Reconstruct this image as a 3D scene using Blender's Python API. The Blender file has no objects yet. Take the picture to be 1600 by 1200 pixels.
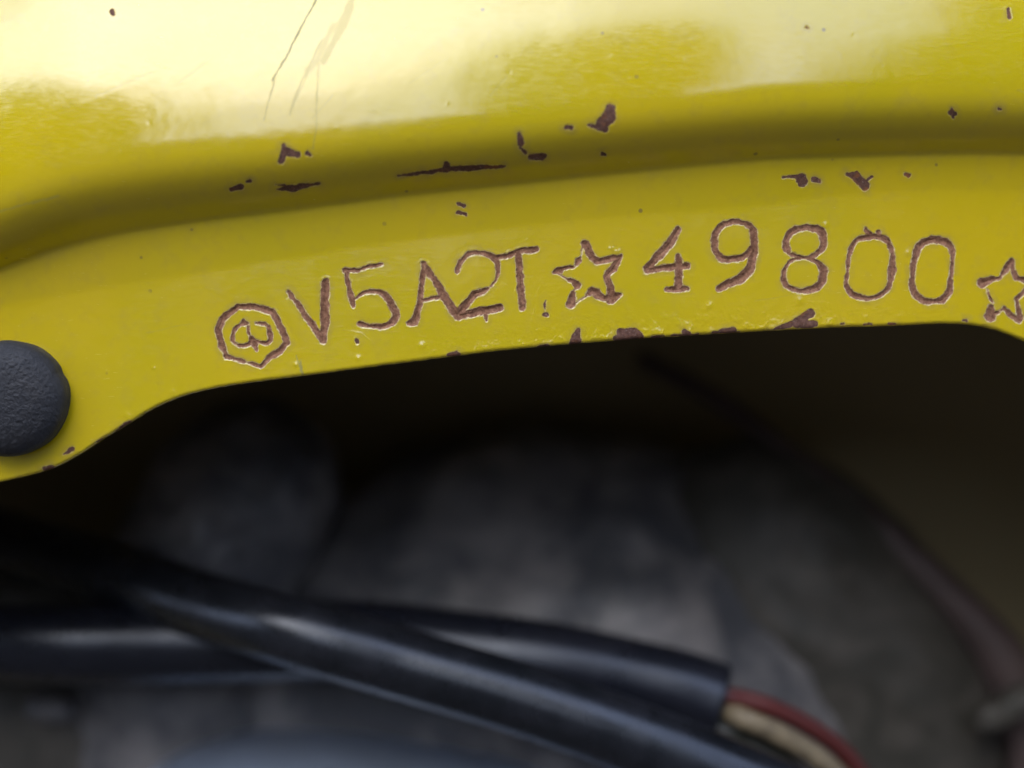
import bpy, math, random
import numpy as np
from mathutils import Vector

R = math.radians
sc = bpy.context.scene
COL = sc.collection
MM = 0.001
D = 150.0            # mm from lens to the stamped flange
K = 16.0             # photograph pixels per millimetre on the flange
Z0 = 0.55            # height (m) of the picture centre above the ground

# ------------------------------------------------------------------ camera
cam = bpy.data.cameras.new('camera')
cam.sensor_width = 36
cam.lens = 36 * D / (1600 / K)
cam.clip_start = 0.005
cam.clip_end = 500
cam.dof.use_dof = True
cam.dof.focus_distance = D * MM
cam.dof.aperture_fstop = 7.0
cam.dof.aperture_blades = 7
co = bpy.data.objects.new('camera', cam)
COL.objects.link(co)
co.location = (0, -D * MM, Z0)
co.rotation_euler = (R(90), 0, 0)
sc.camera = co

# ------------------------------------------------------------------ sky and sun
SUN_EL, SUN_AZ = 39, -25        # degrees; azimuth measured from -Y (behind the camera) towards -X when negative
w = bpy.data.worlds.new("World")
sc.world = w
w.use_nodes = True
nt = w.node_tree
nt.nodes.clear()
wo = nt.nodes.new('ShaderNodeOutputWorld')
bg = nt.nodes.new('ShaderNodeBackground')
sky = nt.nodes.new('ShaderNodeTexSky')
sky.sky_type = 'NISHITA'
sky.sun_disc = False
sky.sun_elevation = R(SUN_EL)
sky.sun_rotation = R(180 - SUN_AZ)
sky.dust_density = 2.0
tc = nt.nodes.new('ShaderNodeTexCoord')
n1 = nt.nodes.new('ShaderNodeTexNoise')
n1.inputs['Scale'].default_value = 7.5
n1.inputs['Detail'].default_value = 5
n1.inputs['Roughness'].default_value = 0.55
nt.links.new(tc.outputs['Generated'], n1.inputs['Vector'])
cr = nt.nodes.new('ShaderNodeValToRGB')
cr.color_ramp.elements[0].position = 0.44
cr.color_ramp.elements[1].position = 0.62
nt.links.new(n1.outputs['Fac'], cr.inputs['Fac'])
mx = nt.nodes.new('ShaderNodeMix')
mx.data_type = 'RGBA'
sp_s = nt.nodes.new('ShaderNodeSeparateXYZ'); nt.links.new(tc.outputs['Generated'], sp_s.inputs[0])
el_ = nt.nodes.new('ShaderNodeMapRange')                 # cloud banks are densest low in the sky, the zenith is clear
el_.inputs['From Min'].default_value = 0.45; el_.inputs['From Max'].default_value = 0.80
el_.inputs['To Min'].default_value = 1.0; el_.inputs['To Max'].default_value = 0.12
nt.links.new(sp_s.outputs['Z'], el_.inputs['Value'])
cm = nt.nodes.new('ShaderNodeMath'); cm.operation = 'MULTIPLY'
dp = nt.nodes.new('ShaderNodeVectorMath'); dp.operation = 'DOT_PRODUCT'     # the banks shine on the sun's side of the sky
nt.links.new(tc.outputs['Generated'], dp.inputs[0])
dp.inputs[1].default_value = (math.sin(R(SUN_AZ)) * math.cos(R(SUN_EL)), -math.cos(R(SUN_AZ)) * math.cos(R(SUN_EL)), math.sin(R(SUN_EL)))
dr = nt.nodes.new('ShaderNodeMapRange')
dr.inputs['From Min'].default_value = .80; dr.inputs['From Max'].default_value = .96
dr.inputs['To Min'].default_value = .10; dr.inputs['To Max'].default_value = 1
nt.links.new(dp.outputs['Value'], dr.inputs['Value'])
cn = nt.nodes.new('ShaderNodeMath'); cn.operation = 'MULTIPLY'
nt.links.new(cr.outputs['Color'], cn.inputs[0]); nt.links.new(dr.outputs['Result'], cn.inputs[1])
nt.links.new(cn.outputs[0], cm.inputs[0]); nt.links.new(el_.outputs['Result'], cm.inputs[1])
nt.links.new(cm.outputs[0], mx.inputs[0])
hz = nt.nodes.new('ShaderNodeMix'); hz.data_type = 'RGBA'          # thin high haze over the blue
hz.inputs[0].default_value = 0.7
nt.links.new(sky.outputs['Color'], hz.inputs[6])
hz.inputs[7].default_value = (8.2, 9.6, 13.5, 1)
nt.links.new(hz.outputs[2], mx.inputs[6])
mx.inputs[7].default_value = (11.5, 11.3, 10.6, 1)      # sunlit cloud, same scale as the sky texture
nt.links.new(mx.outputs[2], bg.inputs['Color'])
bg.inputs['Strength'].default_value = 0.15
nt.links.new(bg.outputs['Background'], wo.inputs['Surface'])

sl = bpy.data.lights.new('sun', 'SUN')
sl.energy = 0.5
sl.angle = R(40)
sl.color = (1, 0.94, 0.84)
so = bpy.data.objects.new('sun', sl)
COL.objects.link(so)
sd = Vector((math.sin(R(SUN_AZ)) * math.cos(R(SUN_EL)), -math.cos(R(SUN_AZ)) * math.cos(R(SUN_EL)), math.sin(R(SUN_EL))))
so.rotation_euler = sd.to_track_quat('Z', 'Y').to_euler()
so.location = sd * 5

sc.view_settings.view_transform = 'Standard'
sc.view_settings.look = 'None'
sc.view_settings.exposure = 1.1
sc.view_settings.gamma = 1

# ------------------------------------------------------------------ helpers
def P(px, py, d):
    """metres: the point seen at photograph pixel (px,py) lying d mm behind the flange plane"""
    if d > 30: d = 30 + (d - 30) * 0.55
    s = (D + d) / D
    return Vector(((px - 800) / K * s * MM, d * MM, Z0 + (600 - py) / K * s * MM))

def tag(o, label=None, cat=None, group=None, kind=None):
    if label: o['label'] = label
    if cat: o['category'] = cat
    if group: o['group'] = group
    if kind: o['kind'] = kind
    return o

def empty(name, loc):
    o = bpy.data.objects.new(name, None)
    o.empty_display_size = 0.01
    COL.objects.link(o)
    o.location = loc
    return o

def mesh_obj(name, verts, faces, mat, parent=None, smooth=True):
    me = bpy.data.meshes.new(name)
    if parent is not None:
        off = parent.matrix_world.translation if False else Vector(parent.location)
        verts = [Vector(v) - off for v in verts]
    me.from_pydata([tuple(v) for v in verts], [], faces)
    if smooth:
        me.polygons.foreach_set('use_smooth', [True] * len(me.polygons))
    me.materials.append(mat)
    me.update()
    o = bpy.data.objects.new(name, me)
    COL.objects.link(o)
    if parent is not None: o.parent = parent
    return o

def catmull(pts, n):
    pts = [Vector(p) for p in pts]
    q = [pts[0] * 2 - pts[1]] + pts + [pts[-1] * 2 - pts[-2]]
    out = []
    for i in range(1, len(q) - 2):
        a, b, c, d = q[i - 1], q[i], q[i + 1], q[i + 2]
        for k in range(n):
            t = k / n
            out.append(0.5 * ((2 * b) + (c - a) * t + (2 * a - 5 * b + 4 * c - d) * t * t + (3 * b - a - 3 * c + d) * t ** 3))
    out.append(q[-2])
    return out

def tube(name, path, rad, mat, parent=None, seg=40, inner=None, wob=0.0, seed=0):
    """path in metres, rad in metres (number or function of 0..1); inner = wall thickness for an open end"""
    rnd = random.Random(seed)
    n = len(path)
    up = Vector((0.12, -1, 0.2)).normalized()
    V, F = [], []
    ph = [rnd.uniform(0, 6.28) for _ in range(6)]
    rings = []
    for i in range(n):
        T = (path[min(n - 1, i + 1)] - path[max(0, i - 1)]).normalized()
        A = T.cross(up).normalized(); B = A.cross(T).normalized()
        r = rad(i / (n - 1)) if callable(rad) else rad
        rings.append((path[i], A, B, T, r))
    def ring(c, A, B, r, s):
        for k in range(seg):
            a = 2 * math.pi * k / seg
            rr = r * (1 + wob * (math.sin(a * 2 + ph[0] + s * 7) * .5 + math.sin(a * 3 + ph[1] - s * 11) * .3 + math.sin(s * 31 + ph[2]) * .4))
            V.append(c + A * math.cos(a) * rr + B * math.sin(a) * rr)
    for i, (c, A, B, T, r) in enumerate(rings): ring(c, A, B, r, i / n)
    m = n
    c, A, B, T, r = rings[-1]
    if inner:
        ring(c + T * r * 0.04, A, B, r - inner * .25, 1); ring(c + T * r * 0.04, A, B, r - inner * .8, 1); ring(c, A, B, r - inner, 1)
        c2, A2, B2, T2, r2 = rings[max(0, n - 8)]
        ring(c2, A2, B2, r2 - inner, 1)
        m = n + 4
    for i in range(m - 1):
        for k in range(seg):
            a, b = i * seg + k, i * seg + (k + 1) % seg
            F.append((a, b, b + seg, a + seg))
    F.append(tuple(range(seg))[::-1])
    F.append(tuple((m - 1) * seg + k for k in range(seg)))
    return mesh_obj(name, V, F, mat, parent)

# numpy value noise -------------------------------------------------------
def vnoise(x, y, seed=0):
    rs = np.random.RandomState(seed)
    T = rs.rand(256, 256).astype(np.float32)
    xi = np.floor(x).astype(int); yi = np.floor(y).astype(int)
    fx = x - xi; fy = y - yi
    fx = fx * fx * (3 - 2 * fx); fy = fy * fy * (3 - 2 * fy)
    a = T[xi % 256, yi % 256]; b = T[(xi + 1) % 256, yi % 256]
    c = T[xi % 256, (yi + 1) % 256]; d = T[(xi + 1) % 256, (yi + 1) % 256]
    return ((a * (1 - fx) + b * fx) * (1 - fy) + (c * (1 - fx) + d * fx) * fy) * 2 - 1

def fbm(x, y, sc_, oct_=3, seed=0):
    o = np.zeros_like(x, dtype=np.float64); amp = 1; tot = 0
    for k in range(oct_):
        o += amp * vnoise(x / sc_ + 37.1 * k, y / sc_ + 11.7 * k, seed + k)
        tot += amp; amp *= 0.55; sc_ /= 2.03
    return o / tot

# ------------------------------------------------------------------ materials
def new_mat(name):
    m = bpy.data.materials.new(name)
    m.use_nodes = True
    n = m.node_tree.nodes
    return m, m.node_tree, n['Principled BSDF']

def N(t, typ, **kw):
    n = t.nodes.new('ShaderNode' + typ)
    for k, v in kw.items():
        if k.startswith('i_'): n.inputs[k[2:].replace('_', ' ')].default_value = v
        else: setattr(n, k, v)
    return n

def ramp(t, src, stops):
    r = t.nodes.new('ShaderNodeValToRGB')
    e = r.color_ramp.elements
    while len(e) < len(stops): e.new(0.5)
    for i, (p, c) in enumerate(stops):
        e[i].position = p
        e[i].color = (c, c, c, 1) if isinstance(c, (int, float)) else (*c, 1)
    t.links.new(src, r.inputs['Fac'])
    return r.outputs['Color']

def mixc(t, fac, a, b, typ='MIX'):
    m = t.nodes.new('ShaderNodeMix'); m.data_type = 'RGBA'; m.blend_type = typ
    for k, v in ((0, fac), (6, a), (7, b)):
        if isinstance(v, (tuple, list)): m.inputs[k].default_value = (*v, 1)
        elif isinstance(v, (int, float)): m.inputs[k].default_value = v if k == 0 else (v, v, v, 1)
        else: t.links.new(v, m.inputs[k])
    return m.outputs[2]

def math_(t, op, a, b=None, c=None):
    m = t.nodes.new('ShaderNodeMath'); m.operation = op
    for i, v in enumerate((a, b, c)):
        if v is None: continue
        if isinstance(v, (int, float)): m.inputs[i].default_value = v
        else: t.links.new(v, m.inputs[i])
    return m.outputs[0]

def noise(t, vec, scale, detail=3, rough=.5, dist=0):
    n = N(t, 'TexNoise'); n.inputs['Scale'].default_value = scale; n.inputs['Detail'].default_value = detail
    n.inputs['Roughness'].default_value = rough; n.inputs['Distortion'].default_value = dist
    t.links.new(vec, n.inputs['Vector'])
    return n.outputs['Fac']

def mapping(t, vec, scale=(1, 1, 1), rot=(0, 0, 0)):
    m = N(t, 'Mapping'); m.inputs['Scale'].default_value = scale; m.inputs['Rotation'].default_value = rot
    t.links.new(vec, m.inputs['Vector'])
    return m.outputs['Vector']

# -- yellow enamel over primer and rusty steel; attributes: cut (px signed distance), scratch
def paint_material():
    m, t, b = new_mat('yellow_enamel')
    at = N(t, 'Attribute', attribute_name='cut').outputs['Fac']
    ch = N(t, 'Attribute', attribute_name='chipped').outputs['Fac']
    sr = N(t, 'Attribute', attribute_name='scratch').outputs['Fac']
    pos = N(t, 'TexCoord').outputs['Object']
    fine = noise(t, pos, 9000, 3)
    med = noise(t, pos, 2600, 3)
    big = noise(t, pos, 45, 3)
    fuzz = math_(t, 'MULTIPLY_ADD', math_(t, 'SUBTRACT', med, 0.5), 3.2, at)
    fuzz = math_(t, 'MULTIPLY_ADD', math_(t, 'SUBTRACT', fine, 0.5), 2.0, fuzz)
    # -1 inside ... +1 outside
    inside = N(t, 'MapRange'); inside.inputs['From Min'].default_value = 0.55; inside.inputs['From Max'].default_value = -0.55
    t.links.new(fuzz, inside.inputs['Value']); inside = inside.outputs['Result']
    rim = N(t, 'MapRange'); rim.inputs['From Min'].default_value = 1.9; rim.inputs['From Max'].default_value = 0.7
    t.links.new(fuzz, rim.inputs['Value']); rim = rim.outputs['Result']
    # yellow with slow hue drift and fine dirt
    y = mixc(t, ramp(t, big, [(.35, 0), (.65, 1)]), (0.49, 0.380, 0.003), (0.54, 0.392, 0.004))
    dirt = ramp(t, noise(t, pos, 420, 5, .7), [(.52, 0), (.80, 1)])
    y = mixc(t, math_(t, 'MULTIPLY', dirt, .30), y, (0.36, 0.27, 0.06))
    spk = N(t, 'TexVoronoi'); spk.inputs['Scale'].default_value = 330; t.links.new(pos, spk.inputs['Vector'])
    sp = ramp(t, spk.outputs['Distance'], [(.0, 1), (.055, .9), (.085, 0)])
    sel = ramp(t, N(t, 'SeparateColor').outputs[0] if False else noise(t, pos, 160, 1), [(.55, 0), (.60, 1)])
    y = mixc(t, math_(t, 'MULTIPLY', sp, math_(t, 'MULTIPLY', sel, .75)), y, (0.16, 0.11, 0.04))
    y = mixc(t, sr, y, (0.26, 0.24, 0.09))
    grime = N(t, 'MapRange'); grime.inputs['From Min'].default_value = 11; grime.inputs['From Max'].default_value = 1
    t.links.new(at, grime.inputs['Value'])
    gr = math_(t, 'MULTIPLY', grime.outputs['Result'], ramp(t, noise(t, pos, 700, 4), [(.4, .0), (.7, .55)]))
    y = mixc(t, gr, y, (0.33, 0.24, 0.06))
    # primer rim and bare metal
    rimc = mixc(t, ramp(t, med, [(.35, 0), (.6, 1)]), (0.34, 0.22, 0.07), (0.60, 0.47, 0.24))
    col = mixc(t, math_(t, 'MULTIPLY', rim, math_(t, 'MULTIPLY_ADD', ch, -.45, .85)), y, rimc)
    br = mixc(t, ramp(t, noise(t, pos, 1500, 5, .65), [(.3, 0), (.7, 1)]), (0.17, 0.08, 0.046), (0.33, 0.17, 0.105))
    br = mixc(t, ramp(t, noise(t, pos, 5200, 3), [(.58, 0), (.72, .7)]), br, (0.42, 0.25, 0.14))
    cb = mixc(t, ramp(t, noise(t, pos, 2200, 5, .65), [(.35, 0), (.7, 1)]), (0.085, 0.045, 0.035), (0.19, 0.10, 0.07))
    cb = mixc(t, ramp(t, noise(t, pos, 4100, 3), [(.60, 0), (.70, .8)]), cb, (0.24, 0.17, 0.14))
    cb = mixc(t, ramp(t, noise(t, pos, 900, 3), [(.58, 0), (.68, .6)]), cb, (0.26, 0.10, 0.035))
    br = mixc(t, ch, br, cb)
    br = mixc(t, ramp(t, noise(t, pos, 3300, 3), [(.50, 0), (.64, .55)]), br, (0.10, 0.045, 0.028))
    col = mixc(t, inside, col, br)
    t.links.new(col, b.inputs['Base Color'])
    rr = mixc(t, inside, ramp(t, noise(t, pos, 260, 3), [(.3, .26), (.7, .36)]), .62)
    t.links.new(rr, b.inputs['Roughness'])
    inv = math_(t, 'SUBTRACT', 1, math_(t, 'MAXIMUM', inside, math_(t, 'MULTIPLY', rim, .8)))
    inv = math_(t, 'MULTIPLY', inv, math_(t, 'SUBTRACT', 1, math_(t, 'MULTIPLY', sr, .9)))
    t.links.new(inv, b.inputs['Coat Weight'])
    b.inputs['Specular IOR Level'].default_value = 0
    b.inputs['Coat IOR'].default_value = 1.85
    # fine wash scratches make the gloss uneven
    st = noise(t, mapping(t, pos, (900, 900, 5200), (0, R(28), 0)), 1, 4, .6)
    cr_ = ramp(t, noise(t, pos, 60, 4), [(.35, .07), (.7, .15)])
    cr2 = math_(t, 'MULTIPLY_ADD', math_(t, 'POWER', st, 3), .42, cr_)
    t.links.new(cr2, b.inputs['Coat Roughness'])
    bp = N(t, 'Bump'); bp.inputs['Distance'].default_value = 0.00002; bp.inputs['Strength'].default_value = .5
    hh = math_(t, 'MULTIPLY_ADD', noise(t, pos, 420, 3), 1.3, math_(t, 'MULTIPLY', st, .16))
    hh = math_(t, 'MULTIPLY_ADD', inside, math_(t, 'MULTIPLY', fine, 1.8), hh)
    t.links.new(hh, bp.inputs['Height'])
    t.links.new(bp.outputs['Normal'], b.inputs['Normal'])
    t.links.new(bp.outputs['Normal'], b.inputs['Coat Normal'])
    return m

def rubber(name, col, rough, bscale, bstr, dust=0.0, spec=.5, dustcol=(.12, .11, .10), dsc=.13, dd=0, tint=(1, 1, 1)):
    m, t, b = new_mat(name)
    pos = N(t, 'TexCoord').outputs['Object']
    d = ramp(t, noise(t, pos, bscale * dsc, 6, .68, dd), [(.42, 0), (.75, 1)])
    t.links.new(mixc(t, math_(t, 'MULTIPLY', d, dust), col, dustcol), b.inputs['Base Color'])
    t.links.new(ramp(t, noise(t, pos, bscale * .3, 3), [(.3, rough * .85), (.7, min(1, rough * 1.25))]), b.inputs['Roughness'])
    b.inputs['Specular IOR Level'].default_value = spec
    b.inputs['Specular Tint'].default_value = (*tint, 1)
    bp = N(t, 'Bump'); bp.inputs['Distance'].default_value = 0.00008; bp.inputs['Strength'].default_value = bstr
    t.links.new(noise(t, pos, bscale, 4, .6), bp.inputs['Height'])
    t.links.new(bp.outputs['Normal'], b.inputs['Normal'])
    return m

M_PAINT = paint_material()
M_PLUG = rubber('grained_rubber', (0.017, 0.018, 0.022), .6, 3200, 1.0, .35, .35, (.04, .036, .034))
M_CABLE = rubber('glossy_black_sleeve', (0.006, 0.007, 0.009), .27, 900, .25, .35, .5, (.04, .04, .05), tint=(.84, .9, 1))  # specular tint puts sky blue into the highlights
M_SLEEVE = rubber('black_sleeve', (0.008, 0.009, 0.014), .28, 900, .12, .25, .5, (.04, .04, .05), tint=(.84, .9, 1))  # same blue sky sheen set through the specular tint
M_RED = rubber('red_wire', (0.09, 0.014, 0.011), .45, 1500, .2, .5, .5, (.08, .02, .02))
M_BLK = rubber('dark_wire', (0.010, 0.011, 0.007), .5, 1500, .2, .3, .5, (.03, .03, .02))
M_CREAM = rubber('cream_wire', (0.21, 0.165, 0.10), .5, 3800, .2, .95, .4, (.06, .045, .03))
M_CAST = rubber('dusty_casting', (0.065, 0.066, 0.073), .5, 380, .8, .85, .5, (.34, .31, .29), .22, .4)
M_CAST2 = rubber('dark_casting', (0.05, 0.047, 0.038), .5, 380, .8, .6, .3, (.15, .13, .11), .3, 1)
M_RUST = rubber('rusty_rim', (0.07, 0.05, 0.045), .5, 420, .6, .6, .3, (.13, .09, .08), .3, 1)
M_COVER = rubber('greasy_metal', (0.42, 0.50, 0.64), .36, 300, .2, .35, .6, (.10, .095, .09))
M_COVER.node_tree.nodes['Principled BSDF'].inputs['Metallic'].default_value = .7
M_WALL = rubber('brown_steel', (0.27, 0.22, 0.12), .7, 200, .5, .5, .2, (.31, .25, .14))  # mid-brown base with a slightly lighter mottle

# ------------------------------------------------------------------ the stamped yellow frame
def curve(pts, sm=8):
    xs = np.array([p[0] for p in pts], float); ys = np.array([p[1] for p in pts], float)
    # monotone-ish cubic hermite
    m = np.gradient(ys, xs)
    def f(x):
        g = np.zeros_like(x, dtype=float); ws = 0
        for o_ in np.linspace(-1, 1, 9):
            w_ = 1.05 - abs(o_); g += w_ * f0(x + o_ * sm); ws += w_
        return g / ws
    def f0(x):
        x = np.clip(x, xs[0], xs[-1])
        i = np.clip(np.searchsorted(xs, x, side='right') - 1, 0, len(xs) - 2)
        h = xs[i + 1] - xs[i]; t = (x - xs[i]) / h
        return ((2 * t**3 - 3 * t**2 + 1) * ys[i] + (t**3 - 2 * t**2 + t) * h * m[i]
                + (-2 * t**3 + 3 * t**2) * ys[i + 1] + (t**3 - t**2) * h * m[i + 1])
    return f

EDGE = curve([(-4000, 2600), (-2500, 1750), (-1200, 1080), (-500, 850), (-200, 786), (0, 752), (45, 742), (85, 729), (125, 708), (160, 685), (200, 661), (240, 637), (280, 620),
              (340, 605), (400, 596), (500, 583), (600, 570), (700, 557), (800, 545), (900, 536), (1000, 528), (1100, 522), (1200, 516),
              (1300, 511), (1400, 508), (1480, 505), (1520, 507), (1555, 514), (1600, 531), (1660, 560), (1800, 640), (2300, 960), (3000, 1500), (5000, 3000)])
GROOVE = curve([(-4000, 2100), (-2500, 1350), (-1200, 780), (-500, 545), (-200, 473), (0, 425), (50, 404), (100, 387), (200, 364), (300, 349), (400, 336), (500, 323), (600, 310),
                (700, 299), (800, 289), (900, 278), (1000, 268), (1100, 258), (1200, 250), (1300, 246), (1400, 243), (1500, 241), (1600, 242),
                (1800, 260), (2300, 380), (3000, 720), (5000, 2100)], 70)
REFLECTION_EDGE = curve([(-4000, 2200), (-1200, 850), (0, 478), (200, 443), (400, 410), (600, 378), (800, 354), (1000, 335), (1200, 318), (1320, 303), (1420, 298), (1600, 300), (1800, 320), (3000, 800), (5000, 2300)], 40)

cols = np.concatenate([np.arange(-3000, -100, 100.), np.arange(-100, -20, 10.), np.arange(-20, 1620, 1.5), np.arange(1620, 1720, 10.), np.arange(1720, 4000, 100.)])
NF = 214
vfl = np.linspace(0, 1, NF)                       # flange rows, edge -> groove
tup = np.concatenate([np.arange(2, 450, 2.2), 450 * np.exp(np.linspace(0.02, 2.1, 34))])
BACK = np.array([60, 24, 16, 12, 9, 6.5, 4, 2.])       # rows folded round behind the lower edge, px beyond it
nb = len(BACK)
X = np.repeat(cols[None, :], nb + NF + len(tup), axis=0)
Eg, Gg, Cg = EDGE(cols) - 5.0, GROOVE(cols), REFLECTION_EDGE(cols)
Y = np.vstack([Eg[None, :] + BACK[:, None], Eg[None, :] + (Gg - Eg)[None, :] * vfl[:, None], Gg[None, :] - tup[:, None]])
nr, nc = Y.shape
Tt = Gg[None, :] - Y                               # px above the groove

# profile of the rounded body: tilt of the surface (degrees, + = faces up) against px above the groove
tp = np.array([-400, -7, -3, 0, 3, 9, 20, 38, 58, 78, 97, 125, 165, 250, 400, 700, 1200, 2400, 5000.])
th = np.array([0, 0, -8, -28, -44, -50, -50, -45, -34, -18, -5, 2.0, 6.5, 14, 27, 46, 66, 82, 86.])
tt = np.linspace(-400, 5000, 20000)
sl_ = np.tan(-np.radians(np.interp(tt, tp, th)))
hb = np.concatenate([[0], np.cumsum((sl_[1:] + sl_[:-1]) / 2 * np.diff(tt))]) / K
lam = 1.0 + 0.34 / (1 + np.exp((X - 230) / 170.0))
H = np.interp(Tt / lam, tt, hb) * lam
# reflection boundary on the flange, imitated in the shape by a slight crease
above = Cg[None, :] - Y
sp_ = 2.5 * np.log1p(np.exp(np.clip(above / 2.5, -30, 30)))
top_ = 5.0 * np.log1p(np.exp(np.clip((Cg - Gg)[None, :] / 5.0, -30, 30)))
H += np.minimum(sp_, top_) / K * math.tan(R(7))
# the side is gently rounded across, and never perfectly flat
xm = (X - 800) / K
H -= xm * xm / (2 * 420.0)
H += fbm(X - .4 * Y, Y, 130, 2, 17) * .03 * np.clip(Tt / 150, 0, 1) / (1 + np.exp((X - 800) / 60))
H += fbm(X + .5 * Y, Y, 46, 3, 15) * .015 * np.clip(Tt / 120, 0, 1) / (1 + np.exp((X - 640) / 60))      # hand-beaten, uneven on this side
H += fbm(X, Y, 300, 2, 5) * .05 + fbm(X, Y, 70, 2, 9) * .010

# ---- strokes traced from the photograph: crops (x0, y0, scale)
C5, C6, C7 = (320, 370, .3375), (840, 330, .2375), (1180, 330, .2625)
def smooth2(pts, wd):
    n = len(pts); out = []; ow = []
    closed = math.dist(pts[0], pts[-1]) < 2.5
    g = lambda i: pts[i % (n - 1)] if closed else pts[max(0, min(n - 1, i))]
    for i in range(n - 1):
        a, b, c, d = g(i - 1), g(i), g(i + 1), g(i + 2)
        for k in range(4):
            t = k / 4
            out.append(tuple(.5 * (2 * b[j] + (c[j] - a[j]) * t + (2 * a[j] - 5 * b[j] + 4 * c[j] - d[j]) * t * t + (3 * b[j] - a[j] - 3 * c[j] + d[j]) * t ** 3) for j in (0, 1)))
            ow.append(wd[i] * (1 - t) + wd[i + 1] * t)
    out.append(pts[-1]); ow.append(wd[-1])
    return out, ow
def S(c, w_, *pts):
    if len(pts) >= 6 and len(pts) != 15:
        wl = list(w_) if isinstance(w_, (list, tuple)) else [w_] * len(pts)
        while len(wl) < len(pts): wl.append(wl[-1])
        return smooth2([(c[0] + c[2] * u, c[1] + c[2] * v) for u, v in pts], [q * c[2] for q in wl])
    return ([(c[0] + c[2] * u, c[1] + c[2] * v) for u, v in pts], w_ * c[2] if isinstance(w_, (int, float)) else [q * c[2] for q in w_])
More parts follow.
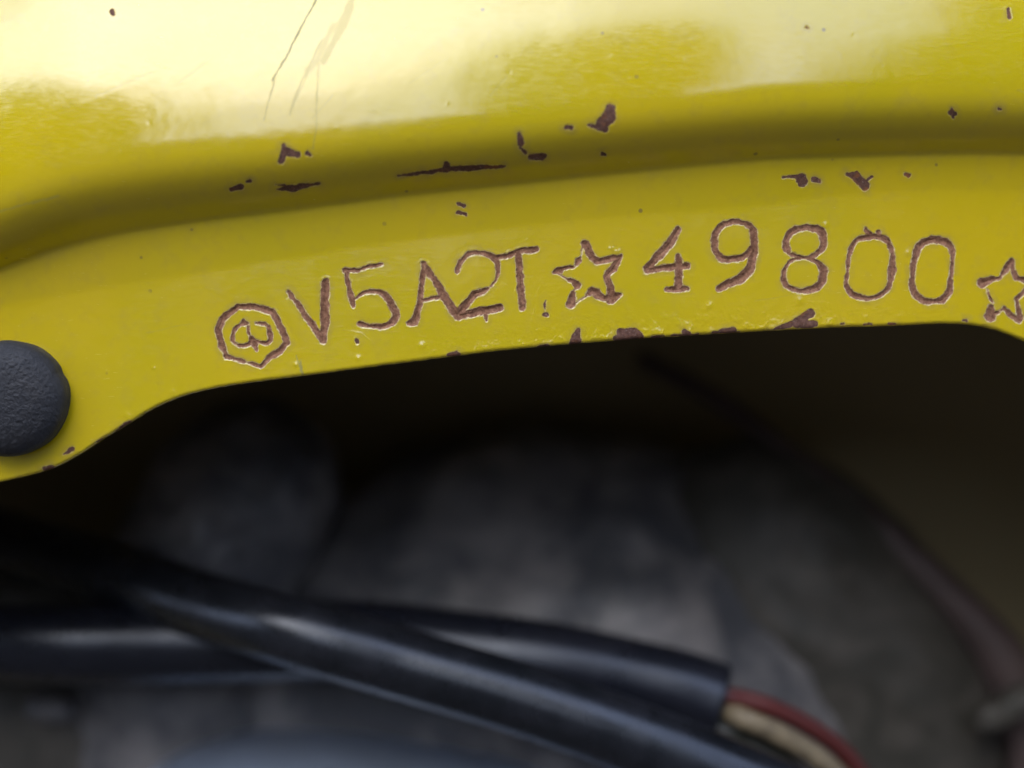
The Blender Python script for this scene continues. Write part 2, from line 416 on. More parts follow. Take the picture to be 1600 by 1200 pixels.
MARKS = [
 ('stamped_emblem', 'octagonal emblem with a small upside-down heart stamped before the letter V', [
  S(C5, [10, 13, 14, 13, 12, 15, 12, 9, 5, 9, 12, 15, 14, 13, 12], (150,325),(230,322),(312,345),(342,400),(385,490),(350,525),(300,560),(262,598),(180,580),(100,555),(78,500),(62,430),(80,385),(115,355),(148,326)),
  S(C5, 6, (185,392),(150,415),(130,455),(135,490),(165,505),(198,498),(218,480)),
  S(C5, [12, 8], (180,395),(195,402)),
  S(C5, 3.5, (200,415),(205,445),(212,470)),
  S(C5, [5, 6, 9, 9, 6, 4], (240,400),(288,412),(303,450),(300,484),(262,488),(225,478)),
  S(C5, [10, 15, 5], (215,470),(233,500),(240,525))]),
 ('stamped_letter', 'stamped letter V', [
  S(C5, [8, 10, 13, 13], (388,255),(440,325),(500,415),(545,470)), S(C5, [17, 17, 18, 15], (558,208),(556,290),(556,390),(550,478))]),
 ('stamped_digit', 'stamped digit 5', [
  S(C5, [12, 8, 8, 6], (652,155),(712,155),(760,136),(820,128)), S(C5, [9, 10, 12], (655,155),(667,235),(686,318)),
  S(C5, [5, 8, 10, 13, 16, 16, 13, 10, 8, 10], (690,292),(730,262),(790,252),(842,275),(872,325),(884,368),(862,400),(820,416),(760,415),(712,403))]),
 ('stamped_letter', 'stamped letter A', [
  S(C5, [12, 10, 12, 11, 16, 6], (1015,128),(1002,230),(994,310),(986,350),(970,392),(940,402)), S(C5, [13, 16, 18, 17], (1015,128),(1078,225),(1125,305),(1170,365)), S(C5, 7, (1000,298),(1100,276))]),
 ('stamped_digit', 'stamped digit 2', [
  S(C5, [12, 9, 9, 10, 13, 10, 3.5, 3], (1172,155),(1190,105),(1240,73),(1300,78),(1345,108),(1358,165),(1345,205),(1318,232)),
  S(C5, [8, 16, 17, 15], (1312,238),(1250,268),(1212,312),(1175,362)), S(C5, [14, 16, 17], (1178,366),(1260,347),(1365,328)), S(C5, 5, (1295,360),(1305,388))]),
 ('stamped_letter', 'stamped letter T', [
  S(C5, [9, 10, 13, 12], (1345,98),(1430,78),(1500,62),(1535,56)), S(C5, [13, 15, 16, 16], (1450,75),(1456,170),(1466,270),(1470,325))]),
 ('stamped_star', 'stamped star between letter T and digit 4', [
  S(C6, [24, 22, 20], (312,215),(345,275),(390,330)), S(C6, [18, 20, 14], (390,330),(470,316),(545,300)), S(C6, [16, 24, 18, 16], (540,315),(500,375),(468,405),(452,432)),
  S(C6, [16, 24, 34], (452,432),(478,500),(488,570)), S(C6, [40, 14], (485,570),(545,548)), S(C6, [16, 24, 28, 18, 20], (330,545),(365,525),(400,552),(440,575),(480,580)),
  S(C6, 3.5, (330,553),(255,598)), S(C6, [14, 26, 28], (233,535),(228,570),(218,608)), S(C6, 4, (235,530),(262,500)), S(C6, [24, 14, 10], (262,490),(235,462),(205,455)),
  S(C6, 3.5, (205,455),(120,402)), S(C6, [8, 24, 12, 7], (108,400),(140,390),(170,372),(240,366)), S(C6, [12, 14, 8], (258,350),(268,322),(276,310)), S(C6, 4, (280,312),(298,230))]),
 ('stamped_digit', 'stamped digit 4', [
  S(C6, [18, 26, 24, 24], (925,115),(868,215),(790,300),(722,378)), S(C6, [22, 17, 17, 20], (720,388),(860,372),(930,362),(985,362)), S(C6, [18, 26, 26, 24], (925,298),(932,360),(928,440),(930,505)), S(C6, [14, 20, 20, 16], (850,512),(900,514),(950,512),(988,508))]),
 ('stamped_digit', 'stamped digit 9', [
  S(C6, [13, 15, 16, 20, 22, 20, 20, 18, 16, 20, 22, 22, 16], (1385,88),(1310,68),(1230,80),(1182,122),(1160,190),(1172,262),(1222,312),(1290,316),(1360,290),(1410,240),(1424,180),(1415,125),(1380,88)),
  S(C6, [20, 22, 27, 28, 24, 18], (1424,180),(1424,270),(1395,380),(1330,440),(1260,475),(1190,508))]),
 ('stamped_digit', 'stamped digit 8', [
  S(C7, [22, 17, 17, 14, 16, 20, 20, 17, 12, 10, 8, 10, 18], (188,225),(182,178),(218,122),(270,99),(340,101),(392,117),(405,170),(400,212),(360,258),(310,274),(250,270),(212,255),(188,225)),
  S(C7, [9, 12, 24, 25, 22, 14, 11, 16, 18, 8, 6, 8], (300,278),(365,298),(402,345),(402,398),(370,448),(320,472),(250,472),(192,446),(165,400),(180,345),(215,296),(262,282))]),
 ('stamped_digit', 'stamped digit 0 with two small nicks above its top', [
  S(C7, [13, 13, 13, 9, 8, 13, 18, 15, 11, 13, 16, 20, 11, 13, 16, 16, 13], (680,152),(615,170),(574,215),(557,290),(547,380),(543,440),(575,490),(640,514),(710,514),(770,478),(802,420),(812,330),(814,240),(795,190),(755,162),(720,150),(680,152)),
  S(C7, [10, 14], (660,108),(682,130)), S(C7, [13, 8], (736,128),(742,145))]),
 ('stamped_digit', 'last stamped digit 0 before the cut-off star', [
  S(C7, [18, 17, 22, 16, 15, 19, 20, 17, 14, 16, 20, 10, 8, 20, 24, 18], (1060,170),(1000,186),(962,232),(947,300),(937,380),(937,460),(960,508),(1010,534),(1070,538),(1120,522),(1154,480),(1165,380),(1172,300),(1170,225),(1138,187),(1060,170))]),
 ('stamped_star', 'stamped star cut off by the right side of the picture', [
  S(C7, [18, 15, 10], (1522,298),(1495,345),(1455,402)), S(C7, [10, 16, 30], (1455,402),(1400,405),(1355,425)), S(C7, 4, (1380,465),(1412,540)), S(C7, [12, 26, 32], (1400,570),(1402,600),(1400,625)), S(C7, 12, (1400,625),(1440,605)), S(C7, 5, (1440,600),(1482,578)),
  S(C7, [12, 14, 17], (1482,580),(1530,622),(1572,652)), S(C7, [18, 12, 10], (1576,640),(1566,580),(1556,525)), S(C7, [10, 12], (1556,522),(1600,480)), S(C7, [14, 10, 12], (1528,300),(1535,345),(1550,392)), S(C7, [12, 16, 18], (1550,395),(1600,412),(1660,405)), S(C7, [16, 8], (1660,410),(1600,480))]),
]
# paint chips, px: list of (polyline, radius)
CHIPS = [
 ([([(953,171),(951,183),(938,196)], [8, 12, 9]), ([(921,195),(945,201)], [3, 6])], 'large dark paint chip above the groove, near the middle'),
 ([([(886,199),(893,200)], 4)], 0),
 ([([(811,209),(815,224)], [3, 5.5]), ([(813,232),(822,240)], 2.5), ([(828,245),(848,245)], [4, 5])], 0),
 ([([(941,240),(946,241)], 2.5)], 0),
 ([([(444,228),(440,252)], [4, 5]), ([(447,236),(464,241)], [7, 5])], 0),
 ([([(480,240),(485,243)], 3.5)], 0),
 ([([(362,296),(376,292)], [4, 6])], 0), ([([(386,284),(391,283)], 2.5)], 0),
 ([([(432,295),(455,294),(500,287)], [2, 5.5, 1.5]), ([(430,288),(445,289)], 1.5)], 0),
 ([([(622,275),(660,270),(695,266)], [1.5, 3, 3.5]), ([(698,257),(698,263)], [5, 7]), ([(705,264),(745,262),(790,260)], [4, 4.5, 1.2])], 'long thin paint scratch along the groove'),
 ([([(716,319),(724,321)], 2.8)], 0), ([([(716,332),(728,334)], 3)], 0),
 ([([(1223,277),(1245,276)], [1.5, 4]), ([(1252,279),(1254,283)], 9), ([(1272,281),(1281,283)], [5, 3])], 'dark paint chip in the strip between groove and digits, above digit 8'),
 ([([(1324,273),(1338,276),(1352,291)], [3, 8, 8]), ([(1356,280),(1362,276)], 2)], 'largest dark paint chip above the first digit 0'),
 ([([(1484,177),(1492,178)], 2.5), ([(1488,171),(1489,184)], 2)], 0), ([([(1560,170),(1564,171)], 2.5)], 0),
 ([([(1575,15),(1576,26)], 3)], 0), ([([(175,17),(177,22)], 2.5)], 0), ([([(1261,43),(1263,44)], 1.8)], 0), ([([(1415,272),(1420,274)], 3)], 0),
 ([([(852,470),(852,490)], [1, 1.5]), ([(850,491),(855,492)], 3)], 0), ([([(557,531),(559,535)], 3)], 0),
 ([([(904,516),(900,526),(898,540)], [4, 7, 9])], 'tall paint chip at the lower edge below the first star'),
 ([([(970,521),(990,520),(998,526)], [7, 8, 8]), ([(964,530),(1000,532)], 6)], 'square dark paint chip at the lower edge below the digit 4'),
 ([([(1068,519),(1076,523)], [4, 5]), ([(1050,525),(1090,524)], 2.2)], 0), ([([(1125,517),(1148,516)], [3, 5]), ([(1115,521),(1155,520)], 3)], 0),
 ([([(1205,516),(1235,507),(1256,497)], [1.5, 5, 7]), ([(1258,494),(1267,490)], [6, 7]), ([(1245,508),(1272,507)], 5.5)], 'pointed dark paint chip at the lower edge below the digit 8'),
 ([([(703,555),(713,554)], [5, 6])], 0), ([([(842,544),(856,542)], [3, 4])], 0), ([([(1315,507),(1318,506)], 2.2)], 0), ([([(1350,507),(1362,507)], 2.2)], 0), ([([(1388,506),(1398,506)], 1.6)], 0), ([([(1505,501),(1510,501)], 1.8)], 0),
 ([([(1020,528),(1036,526)], 3)], 0),
 ([([(190,669),(204,661)], [4, 4]), ([(183,676),(192,670)], 3)], 0), ([([(70,733),(80,731)], 5)], 0), ([([(100,710),(114,702)], [2, 4])], 0), ([([(152,690),(160,686)], 2)], 0),
]

jx = X + fbm(X, Y, 14, 3, 21) * 1.7
jy = Y + fbm(X, Y, 14, 3, 31) * 1.7
edge_rag = fbm(X, Y, 9, 3, 41) * 1.9

def seg_sdf(px_, py_, a, b, wa, wb):
    ax, ay = a; bx, by = b
    dx, dy = bx - ax, by - ay
    L = dx * dx + dy * dy + 1e-9
    t = np.clip(((px_ - ax) * dx + (py_ - ay) * dy) / L, 0, 1)
    return np.hypot(px_ - ax - t * dx, py_ - ay - t * dy) - (wa + (wb - wa) * t)

cut = np.full(X.shape, 30.0)
chip_near = np.zeros(X.shape)
owner = np.full(X.shape, -1, int)
FIELDS = []
def add_field(strokes, k, chip, rag):
    global cut
    xs = [p[0] for s in strokes for p in s[0]]; ys = [p[1] for s in strokes for p in s[0]]
    bb = (X > min(xs) - 34) & (X < max(xs) + 34) & (Y > min(ys) - 34) & (Y < max(ys) + 34)
    ii = np.nonzero(bb)
    if len(ii[0]) == 0: return
    px_, py_ = jx[ii], jy[ii]
    f = np.full(px_.shape, 99.0)
    for pts, wd in strokes:
        if isinstance(wd, (int, float)): wd = [wd] * len(pts)
        for q in range(len(pts) - 1):
            f = np.minimum(f, seg_sdf(px_, py_, pts[q], pts[q + 1], wd[q], wd[q + 1]))
    f = f + edge_rag[ii] * rag - (0 if chip else .45)
    better = f < cut[ii]
    c0 = cut[ii]; c0[better] = f[better]; cut[ii] = c0
    w0 = chip_near[ii]; w0[better] = chip; chip_near[ii] = w0
    o0 = owner[ii]; o0[better & (f < 1.2)] = k; owner[ii] = o0

PARTS = []
for nm, lab, st in MARKS:
    add_field(st, len(PARTS), 0.0, 1.0); PARTS.append((nm, lab))
for st, lab in CHIPS:
    add_field(st, len(PARTS) if lab else -1, 1.0, .8 if lab else 1.0)
    if lab: PARTS.append(('paint_chip', lab))

# relief: strokes are cut in, with burred lips; chips are one coat of paint deep
ins = np.clip(-cut, 0, 9)
eng = (1 - chip_near)
H -= eng * (0.045 * np.clip(1 - cut / 1.2, 0, 1) * (cut < 1.2) + 0.30 * (1 - np.exp(-ins / 4.5)))
H += eng * (cut < 0.5) * fbm(X, Y, 5, 2, 51) * 0.035
H += eng * 0.075 * np.exp(-((cut + 3.4) / .9) ** 2) * np.clip(.3 + 1.6 * fbm(X, Y, 22, 2, 55), 0, 1)   # ridges left by the worn punch
H -= chip_near * 0.055 * np.clip((1.0 - cut) / 1.6, 0, 1)
lip = np.exp(-np.clip(cut - .6, 0, 30) / 2.6) * (cut > -.4)
H += lip * (0.012 + 0.03 * np.clip(fbm(X, Y, 8, 2, 61), 0, 1)) * (1 - .4 * chip_near)
soft = np.exp(-np.clip(cut, 0, 40) / 11.0) * eng * (cut > 0)
H -= soft * 0.022                                       # the steel dips around each punch mark
# puckered paint by the lower edge
de = (Eg[None, :] - Y)
pk = np.exp(-np.clip(de, 0, 400) / 16.0) * np.clip(1.2 - np.abs(X - 1080) / 420, 0.12, 1)
H += pk * np.clip(fbm(X, Y, 11, 3, 71), -.1, 1) * 0.11
for bx, by, br_, bh in [(1108, 478, 6, .05), (1250, 470, 7, .06), (1395, 400, 5, .04), (965, 393, 5, .06), (955, 388, 4, .05), (1290, 352, 5, .05), (1420, 395, 6, .05), (660, 540, 6, .05),
                        (560, 560, 5, .05), (270, 612, 5, .03), (198, 650, 7, .04), (462, 570, 4, .05), (240, 575, 3, .04), (640, 215, 5, .03)]:
    H += bh * np.exp(-((X - bx)**2 + (Y - by)**2) / (2 * (br_ * .6)**2))
# pinholes of dust under the paint
rs = np.random.RandomState(4)
for _ in range(45):
    bx, by = rs.uniform(0, 1600), rs.uniform(0, 620)
    s_ = rs.uniform(1.2, 2.0); a_ = rs.uniform(.006, .016) * rs.choice([-1, 1])
    c0, c1 = np.searchsorted(cols, bx - 8), np.searchsorted(cols, bx + 8)
    H[:, c0:c1] += a_ * np.exp(-((X[:, c0:c1] - bx)**2 + (Y[:, c0:c1] - by)**2) / (2 * s_**2))

# scratches
scr = np.zeros(X.shape)
for pts, wd, st_ in [([(497,-5),(470,45),(447,90),(427,125)], .9, .9), ([(555,-10),(530,50),(505,95)], 4.5, .35), ([(520,40),(495,95),(480,110)], 2.5, .3), ([(430,125),(412,188)], .9, .5), ([(540,20),(500,70),(462,160)], .7, .3), ([(280,130),(330,90)], .6, .2), ([(520,150),(488,185)], .7, .25), ([(640,130),(700,90)], .6, .15), ([(765,150),(790,120)], .6, .2), ([(150,150),(240,112)], .6, .2), ([(1180,470),(1230,462)], .5, .2), ([(230,520),(300,505)], .5, .2),
                ([(505,60),(470,130),(452,180)], 1.6, .35), ([(498,100),(494,200),(490,232)], .8, .45), ([(0,330),(90,307)], 1.3, .35), ([(470,560),(472,585),(463,555)], .8, .8), ([(1590,140),(1606,147)], 1, .3)]:
    if wd > 2: g = 2.5
    else: g = .7
    f = np.full(X.shape, 99.)
    for q in range(len(pts) - 1): f = np.minimum(f, seg_sdf(jx, jy, pts[q], pts[q + 1], wd, wd))
    f += fbm(X, Y, 18, 3, 81) * wd
    m_ = np.clip(1 - f / g, 0, 1) * (f < g)
    scr = np.maximum(scr, m_ * st_)
    if wd < 2: H -= m_ * st_ * .008

# wrap the sheet round its lower edge: the first rows fold behind
s = (D - H) / D
PX = (X - 800) / K * s; PY = -H; PZ = (600 - Y) / K * s
rad_e = 0.38
base_h = H[nb]; bx_, bz_ = PX[nb].copy(), PZ[nb].copy()
rag = fbm(X[:nb], Y[:nb], 9, 3, 91) * .05
angs = [(nb - 1 - k) for k in range(nb)]
off = {0: (0, 0), 1: (15, 0), 2: (35, 0), 3: (60, 0), 4: (90, 0)}
for k in range(nb):
    q = nb - k                       # 1 = nearest to the front
    if q <= 5:
        aa = R((0, 18, 38, 58, 78, 95)[q])
        dy, dz = rad_e * (1 - math.cos(aa)), -rad_e * math.sin(aa)
    else:
        dy, dz = {6: (1.05, -.36), 7: (1.4, -.1), 8: (1.6, 9)}[q]
    PX[k] = bx_; PY[k] = -base_h + dy - (H[k] - base_h) * math.cos(R(min(90, 18 * q))); PZ[k] = bz_ + dz + rag[k] * (q < 7)
cutF, chipF, scrF, ownF = cut, chip_near, scr, owner
nr = PX.shape[0]
POS = np.stack([PX, PY, PZ], -1) * MM
du = np.gradient(POS, axis=1); dv = np.gradient(POS, axis=0)
NRM = np.cross(du, dv); NRM /= np.linalg.norm(NRM, axis=-1, keepdims=True) + 1e-30
if NRM[nr // 2, nc // 2, 1] > 0: NRM = -NRM; FLIP = True
else: FLIP = False

frame = empty('scooter_frame', (0, 0, Z0))
tag(frame, 'scuffed yellow steel scooter frame stamped with a serial number between two stars', 'scooter frame')

body_row = nb + NF - 1
fo = ownF[:-1, :-1].copy()
votes = np.stack([ownF[:-1, :-1], ownF[1:, :-1], ownF[:-1, 1:], ownF[1:, 1:]], 0)
fo = np.median(votes, axis=0).astype(int)
fo = np.where((votes == votes[0]).all(0), votes[0], np.max(votes, 0))
rowid = np.arange(nr - 1)[:, None] + np.zeros((1, nc - 1), int)
region = np.where(fo >= 0, fo + 10, np.where(rowid >= body_row, 1, 0))
vid = (np.arange(nr)[:, None] * nc + np.arange(nc)[None, :])
quads = np.stack([vid[:-1, :-1], vid[:-1, 1:], vid[1:, 1:], vid[1:, :-1]], -1)
if FLIP: quads = quads[..., ::-1]
allpos = POS.reshape(-1, 3); alln = NRM.reshape(-1, 3)
A_cut, A_ch, A_sc = cutF.reshape(-1), chipF.reshape(-1), scrF.reshape(-1)

def grid_part(name, sel, label=None):
    q = quads[sel].reshape(-1, 4)
    if len(q) == 0: return None
    used, inv = np.unique(q, return_inverse=True)
    inv = inv.reshape(-1, 4)
    me = bpy.data.meshes.new(name)
    me.vertices.add(len(used)); me.vertices.foreach_set('co', allpos[used].astype(np.float32).ravel())
    me.loops.add(inv.size); me.loops.foreach_set('vertex_index', inv.astype(np.int32).ravel())
    me.polygons.add(len(inv)); me.polygons.foreach_set('loop_start', np.arange(0, inv.size, 4, dtype=np.int32))
    me.update(calc_edges=True)
    me.polygons.foreach_set('use_smooth', np.ones(len(inv), bool))
    for nm, arr in (('cut', A_cut), ('chipped', A_ch), ('scratch', A_sc)):
        a = me.attributes.new(nm, 'FLOAT', 'POINT'); a.data.foreach_set('value', arr[used].astype(np.float32))
    me.normals_split_custom_set_from_vertices(alln[used].tolist())
    me.materials.append(M_PAINT)
    o = bpy.data.objects.new(name, me); COL.objects.link(o); o.parent = frame
    if label: o['label'] = label
    return o

grid_part('flange', region == 0, 'flat yellow flange strip with a chipped lower edge')
grid_part('rounded_body', region == 1, 'glossy rounded yellow body above the groove')
for k, (nm, lab) in enumerate(PARTS):
    grid_part(nm, region == k + 10, lab)

# ------------------------------------------------------------------ black rubber plug
plug = empty('rubber_plug', P(14, 622, -H[0, 0] if False else 1.2))
tag(plug, 'round black grained rubber plug pressed into the yellow flange at the left side', 'rubber plug')
def plug_mesh():
    V, F = [], []
    c = Vector(plug.location); n = 420
    prof = [(5.72, 1.2), (5.74, .2), (5.70, -.3), (5.62, -.65), (5.46, -1.0), (5.22, -1.32), (4.9, -1.6), (4.5, -1.84), (4.0, -2.05), (3.4, -2.22), (2.7, -2.35), (2.0, -2.43), (1.3, -2.47), (.7, -2.49), (.15, -2.5)]
    fine = []
    for i in range(len(prof) - 1):
        for k in range(14):
            t = k / 14; fine.append((prof[i][0] * (1 - t) + prof[i + 1][0] * t, prof[i][1] * (1 - t) + prof[i + 1][1] * t))
    fine.append(prof[-1])
    for i, (r, y) in enumerate(fine):
        for k in range(n):
            a = 2 * math.pi * k / n
            f = 1 + .008 * math.sin(3 * a + 1) + .004 * math.sin(7 * a + .6) + .002 * math.sin(13 * a)
            if i < 70: f -= .025 * math.exp(-((a - .45) / .09) ** 2)
            V.append(c + Vector((math.cos(a) * r * f, y, math.sin(a) * r * f)) * MM)
    VA = np.array([tuple(v - c) for v in V]) / MM
    gr = fbm(VA[:, 0] * 16 + 500, VA[:, 2] * 16 + 500 + VA[:, 1] * 9, 4.5, 3, 200) * .06 * np.clip(-VA[:, 1] / .6, 0, 1)
    V = [v + Vector((0, -g * MM, 0)) for v, g in zip(V, gr)]
    for i in range(len(fine) - 1):
        for k in range(n):
            a, b = i * n + k, i * n + (k + 1) % n
            F.append((a, b, b + n, a + n))
    F.append(tuple((len(fine) - 1) * n + k for k in range(n)))
    return V, F
V, F = plug_mesh()
mesh_obj('domed_cap', V, F, M_PLUG, plug)
# stem that goes through the sheet
V, F = [], []
tube('stem', [Vector(plug.location) + Vector((0, y * MM, 0)) for y in (1.4, 4, 7, 9)], 3.2 * MM, M_PLUG, plug, 24)

# ------------------------------------------------------------------ cables
pa = [(-900, 640, 120), (-500, 720, 105), (-150, 800, 85), (0, 842, 68), (150, 888, 50), (230, 915, 38), (300, 940, 30), (450, 985, 23), (640, 1040, 22), (800, 1087, 21), (950, 1138, 20), (1125, 1207, 19), (1400, 1330, 18), (1800, 1540, 18)]
cab = tube('black_cable', catmull([P(*p) for p in pa], 14), 4.02 * MM, M_CABLE, None, 56, wob=.008, seed=3)
tag(cab, 'glossy black cable crossing diagonally in front of the cut sleeve', 'cable')

wir = empty('wiring_cable', P(800, 1025, 34))
tag(wir, 'black cable sleeve cut open at its end with red, cream and dark wires coming out', 'cable')
pb = [(-900, 990, 70), (-400, 1000, 60), (0, 1006, 40), (200, 1006, 37), (400, 1004, 36), (550, 1001, 36), (700, 1014, 35), (850, 1034, 33), (980, 1060, 32), (1060, 1079, 31), (1123, 1100, 30)]
tube('sleeve', catmull([P(*p) for p in pb], 14), lambda t: (4.75 - .35 * math.exp(-((1 - t) / .02) ** 2) * 0) * MM, M_SLEEVE, wir, 56, inner=.8 * MM, wob=.012, seed=5)
tube('wire', catmull([P(*p) for p in [(1040, 1066, 30), (1123, 1086, 28), (1160, 1092, 28), (1205, 1106, 28), (1255, 1130, 29), (1310, 1168, 31), (1350, 1215, 33), (1400, 1290, 36)]], 12), 1.08 * MM, M_RED, wir, 28, wob=.02, seed=6)['label'] = 'red wire'
tube('wire', catmull([P(*p) for p in [(1040, 1082, 30), (1123, 1108, 28.6), (1165, 1124, 26), (1215, 1147, 26), (1265, 1176, 27), (1310, 1212, 28), (1360, 1260, 30)]], 12), 1.28 * MM, M_CREAM, wir, 28, wob=.02, seed=7)['label'] = 'cream wire'
tube('wire', catmull([P(*p) for p in [(1040, 1090, 32), (1123, 1140, 28), (1165, 1160, 28), (1210, 1185, 28), (1260, 1225, 29), (1310, 1280, 31)]], 12), 1.5 * MM, M_BLK, wir, 28, wob=.02, seed=8)['label'] = 'dark wire'

# ------------------------------------------------------------------ engine parts behind (out of focus)
def lump(name, cx, cy, d, rx, ry, rd, mat, parent=None, rot=0, e=1.0, amp=.05, seed=0, nu=96, nv=56, fr=2.2):
    """rounded casting, centre px, depth mm, radii mm (x, z, y), e<1 = squarer"""
    c = P(cx, cy, d); rnd = random.Random(seed)
    u = np.linspace(0, 2 * math.pi, nu, endpoint=False); v = np.linspace(-math.pi / 2 + .02, math.pi / 2 - .02, nv)
    U, Vv = np.meshgrid(u, v)
    pw = lambda q: np.sign(q) * np.abs(q) ** e
    x = pw(np.cos(Vv)) * pw(np.cos(U)); z = pw(np.cos(Vv)) * pw(np.sin(U)); y = -pw(np.sin(Vv))
    nz = fbm(x * 10 * fr + 50 + z * 3, z * 10 * fr + 50 + y * 7, 5, 3, seed + 100)
    f = 1 + amp * nz
    x, y, z = x * f * rx, y * f * rd, z * f * ry
    ca, sa = math.cos(R(rot)), math.sin(R(rot))
    x, z = x * ca - z * sa, x * sa + z * ca
    V = [c + Vector(q) * MM for q in np.stack([x.ravel(), y.ravel(), z.ravel()], -1)]
    F = []
    for i in range(nv - 1):
        for k in range(nu):
            a, b = i * nu + k, i * nu + (k + 1) % nu
            F.append((a, b, b + nu, a + nu))
    F.append(tuple(range(nu))[::-1]); F.append(tuple((nv - 1) * nu + k for k in range(nu)))
    return mesh_obj(name, V, F, mat, parent)

eng_ = empty('engine_casing', P(1000, 1150, 95))
tag(eng_, 'dusty dark rounded engine casing with a raised curved rim behind the cables', 'engine casing')
lump('casing_dome', 880, 1215, 105, 54, 50, 32, M_CAST, eng_, rot=-6, e=.95, amp=.05, seed=11)
lump('casing_shoulder', 1290, 1010, 90, 19, 33, 17, M_CAST2, eng_, rot=38, e=.9, amp=.04, seed=12)
rim_pts = [(1000, 560, 100), (1130, 630, 90), (1250, 725, 80), (1370, 825, 74), (1470, 920, 70), (1560, 1020, 68), (1620, 1150, 68), (1650, 1300, 68)]
tube('casing_rim', catmull([P(*p) for p in rim_pts], 8), lambda t: (1.3 + 4.0 * t * t) * MM, M_RUST, eng_, 32, wob=.06, seed=13)
rib_pts = [(1110, 800, 80), (1180, 850, 72), (1260, 930, 70), (1330, 1010, 70), (1400, 1090, 72), (1450, 1180, 78)]
tube('casing_rib', catmull([P(*p) for p in rib_pts], 8), 1.6 * MM, M_CAST, eng_, 24, wob=.06, seed=14)
bolt = empty('hose_clamp', P(1560, 1110, 60))
tag(bolt, 'small dull metal clamp at the far right below the curved rim', 'clamp')
lump('clamp_band', 1575, 1105, 58, 5, 1.8, 2.5, M_CAST2, bolt, rot=32, e=.7, amp=.08, seed=15, nu=48, nv=24)
lump('clamp_screw', 1550, 1118, 56, 1.8, 1.6, 2.0, M_CAST2, bolt, rot=10, e=.6, amp=.05, seed=16, nu=32, nv=16)

hos = lump('intake_hose', 355, 830, 78, 13, 19, 14, M_CAST, None, rot=-28, e=.9, amp=.05, seed=17)
tag(hos, 'dim grey rounded hose end in the dark below the left part of the flange', 'hose')
cov = empty('metal_cover', P(600, 1300, 60))
tag(cov, 'smooth bluish grey metal cover at the bottom left below the cables', 'metal cover')
lump('cover_shell', 600, 1428, 62, 38, 24, 22, M_COVER, cov, rot=-3, e=.8, amp=.012, seed=18)
lump('cover_back', 420, 1190, 84, 34, 17, 10, M_CAST, cov, rot=-4, e=.6, amp=.04, seed=19)
lump('cover_bolt', 82, 1105, 62, 3.2, 1.7, 3, M_CAST, cov, rot=0, e=.7, amp=.05, seed=20, nu=40, nv=20)
lw = lump('swing_arm', 40, 1260, 90, 24, 34, 14, M_CAST2, None, rot=15, e=.8, amp=.05, seed=21)
tag(lw, 'dark dusty arm in the bottom left corner', 'swing arm')

# brown inner shell that closes the space behind
def cavity():
    V, F = [], []
    nx, nz = 40, 26
    for j in range(nz):
        for i in range(nx):
            u = i / (nx - 1) * 2 - 1; v = j / (nz - 1) * 2 - 1
            dep = 84 - 76 * max(abs(u) ** 7, (max(v, 0)) ** 5)
            V.append(Vector((u * 190 * MM, dep * MM, Z0 + (v * 130 - 65) * MM)))
    for j in range(nz - 1):
        for i in range(nx - 1):
            a = j * nx + i
            F.append((a, a + 1, a + nx + 1, a + nx))
    return V, F
V, F = cavity()
cv = mesh_obj('inner_shell', V, F, M_WALL)
tag(cv, 'brown inner shell closing the dark space below the yellow flange', 'inner shell')

# ------------------------------------------------------------------ what the gloss reflects: unseen trees and wall added behind the camera
def flat_mat(name, c, rough=.9, sc_=3.0, c2=None):
    m, t, b = new_mat(name)
    pos = N(t, 'TexCoord').outputs['Object']
    t.links.new(mixc(t, noise(t, pos, sc_, 5, .6), c, c2 or tuple(q * 1.5 for q in c)), b.inputs['Base Color'])
    b.inputs['Roughness'].default_value = rough
    return m
M_GROUND = flat_mat('dusty_ground', (.017, .012, .007))
g = mesh_obj('ground', [(-200, -200, 0), (200, -200, 0), (200, 200, 0), (-200, 200, 0)], [(0, 1, 2, 3)], M_GROUND)
tag(g, kind='structure')
M_LEAF = flat_mat('foliage', (.04, .05, .012), .7, 2)
M_BARK = flat_mat('bark', (.08, .06, .04))

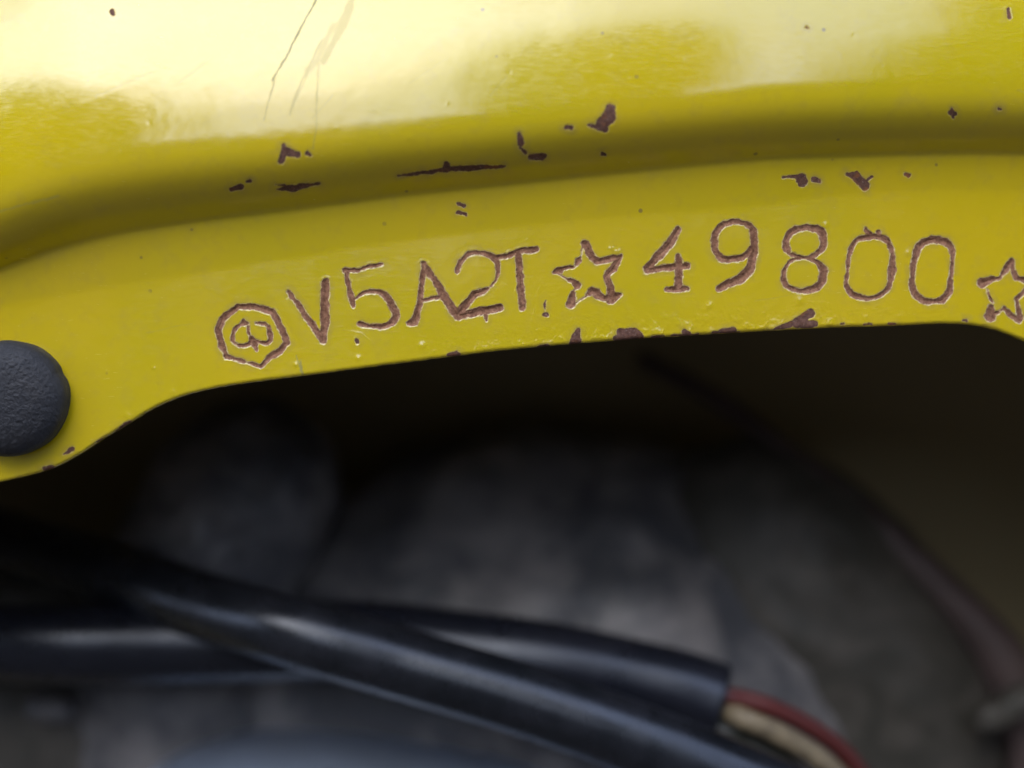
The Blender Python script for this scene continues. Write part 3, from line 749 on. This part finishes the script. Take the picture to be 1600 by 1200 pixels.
def tree(label, az, dist, height, width, seed, base=.15, lean=0, mid=.6):
    rnd = random.Random(seed)
    root = empty('reflection_tree', (math.sin(R(az)) * dist, -math.cos(R(az)) * dist, 0))
    tag(root, label, 'tree')
    V, F = [], []
    for _ in range(5200):
        h = rnd.random()
        rr = width / 2 * math.sqrt(max(0, 1 - (abs(h - mid) / max(mid, 1 - mid)) ** 2.4)) * (.85 + .3 * rnd.random())
        a = rnd.uniform(0, 2 * math.pi); q = math.sqrt(rnd.random())
        c = Vector((rr * q * math.cos(a) + lean * h, rr * q * math.sin(a), height * (base + (1 - base) * h)))
        s_ = rnd.uniform(.5, 1) * width * .07 + .03
        n_ = Vector((rnd.gauss(0, 1), rnd.gauss(0, 1), rnd.gauss(0, 1))).normalized()
        t1 = n_.orthogonal().normalized() * s_; t2 = n_.cross(t1) * .6
        i = len(V)
        o = Vector(root.location)
        V += [o + c - t1, o + c + t2, o + c + t1, o + c - t2]; F.append((i, i + 1, i + 2, i + 3))
    mesh_obj('crown', V, F, M_LEAF, root, False)
    o = Vector(root.location)
    tube('trunk', [o + Vector((lean * k / 5, 0, height * .85 * k / 5)) for k in range(6)], lambda t: .16 * (1 - .8 * t) * min(1, width / 2), M_BARK, root, 12)
TREES = [(-28, 9, 4.4, 2.9, 31), (-41, 9, 4.8, 3.6, 35), (5.9, 7, 5.4, 1.95, 32), (22, 9, 2.3, 2.6, 36), (33, 9, 4.8, 3.2, 33), (46, 9, 7.0, 5.2, 34)]  # unseen trees, placed and sized to shape the paint's dark reflections
TL = ['bushy tree added for reflections at the left behind the camera', 'larger bushy tree added for reflections farthest left behind the camera', 'slim upright tree added as a dark reflected shape straight behind the camera', 'low tree added for reflections right of the slim one', 'rounded tree added for reflections between the low one and the broad one', 'broad tree added for reflections farthest right behind the camera']
for (az, di, he, wi, sd_), lab in zip(TREES, TL):
    tree(lab, az, di, he, wi, sd_)
# unseen wall with a coping, added to darken the low reflections
M_WPLAS = flat_mat('weathered_plaster', (.045, .038, .028))
def box(name, c, s_, mat, parent=None):
    x, y, z = c; a, b, h = (q / 2 for q in s_)
    V = [Vector((x + i * a, y + j * b, z + k * h)) for i in (-1, 1) for j in (-1, 1) for k in (-1, 1)]
    F = [(0, 1, 3, 2), (4, 6, 7, 5), (0, 4, 5, 1), (2, 3, 7, 6), (0, 2, 6, 4), (1, 5, 7, 3)]
    return mesh_obj(name, V, F, mat, parent, False)
gw = empty('reflection_wall', (0, -6.2, 0)); tag(gw, 'plastered wall added for reflections behind the camera', 'wall')
box('masonry', (0, -6.2, .72), (24, .25, 1.44), M_WPLAS, gw)
box('coping', (0, -6.2, 1.475), (24.1, .34, .07), M_WPLAS, gw)
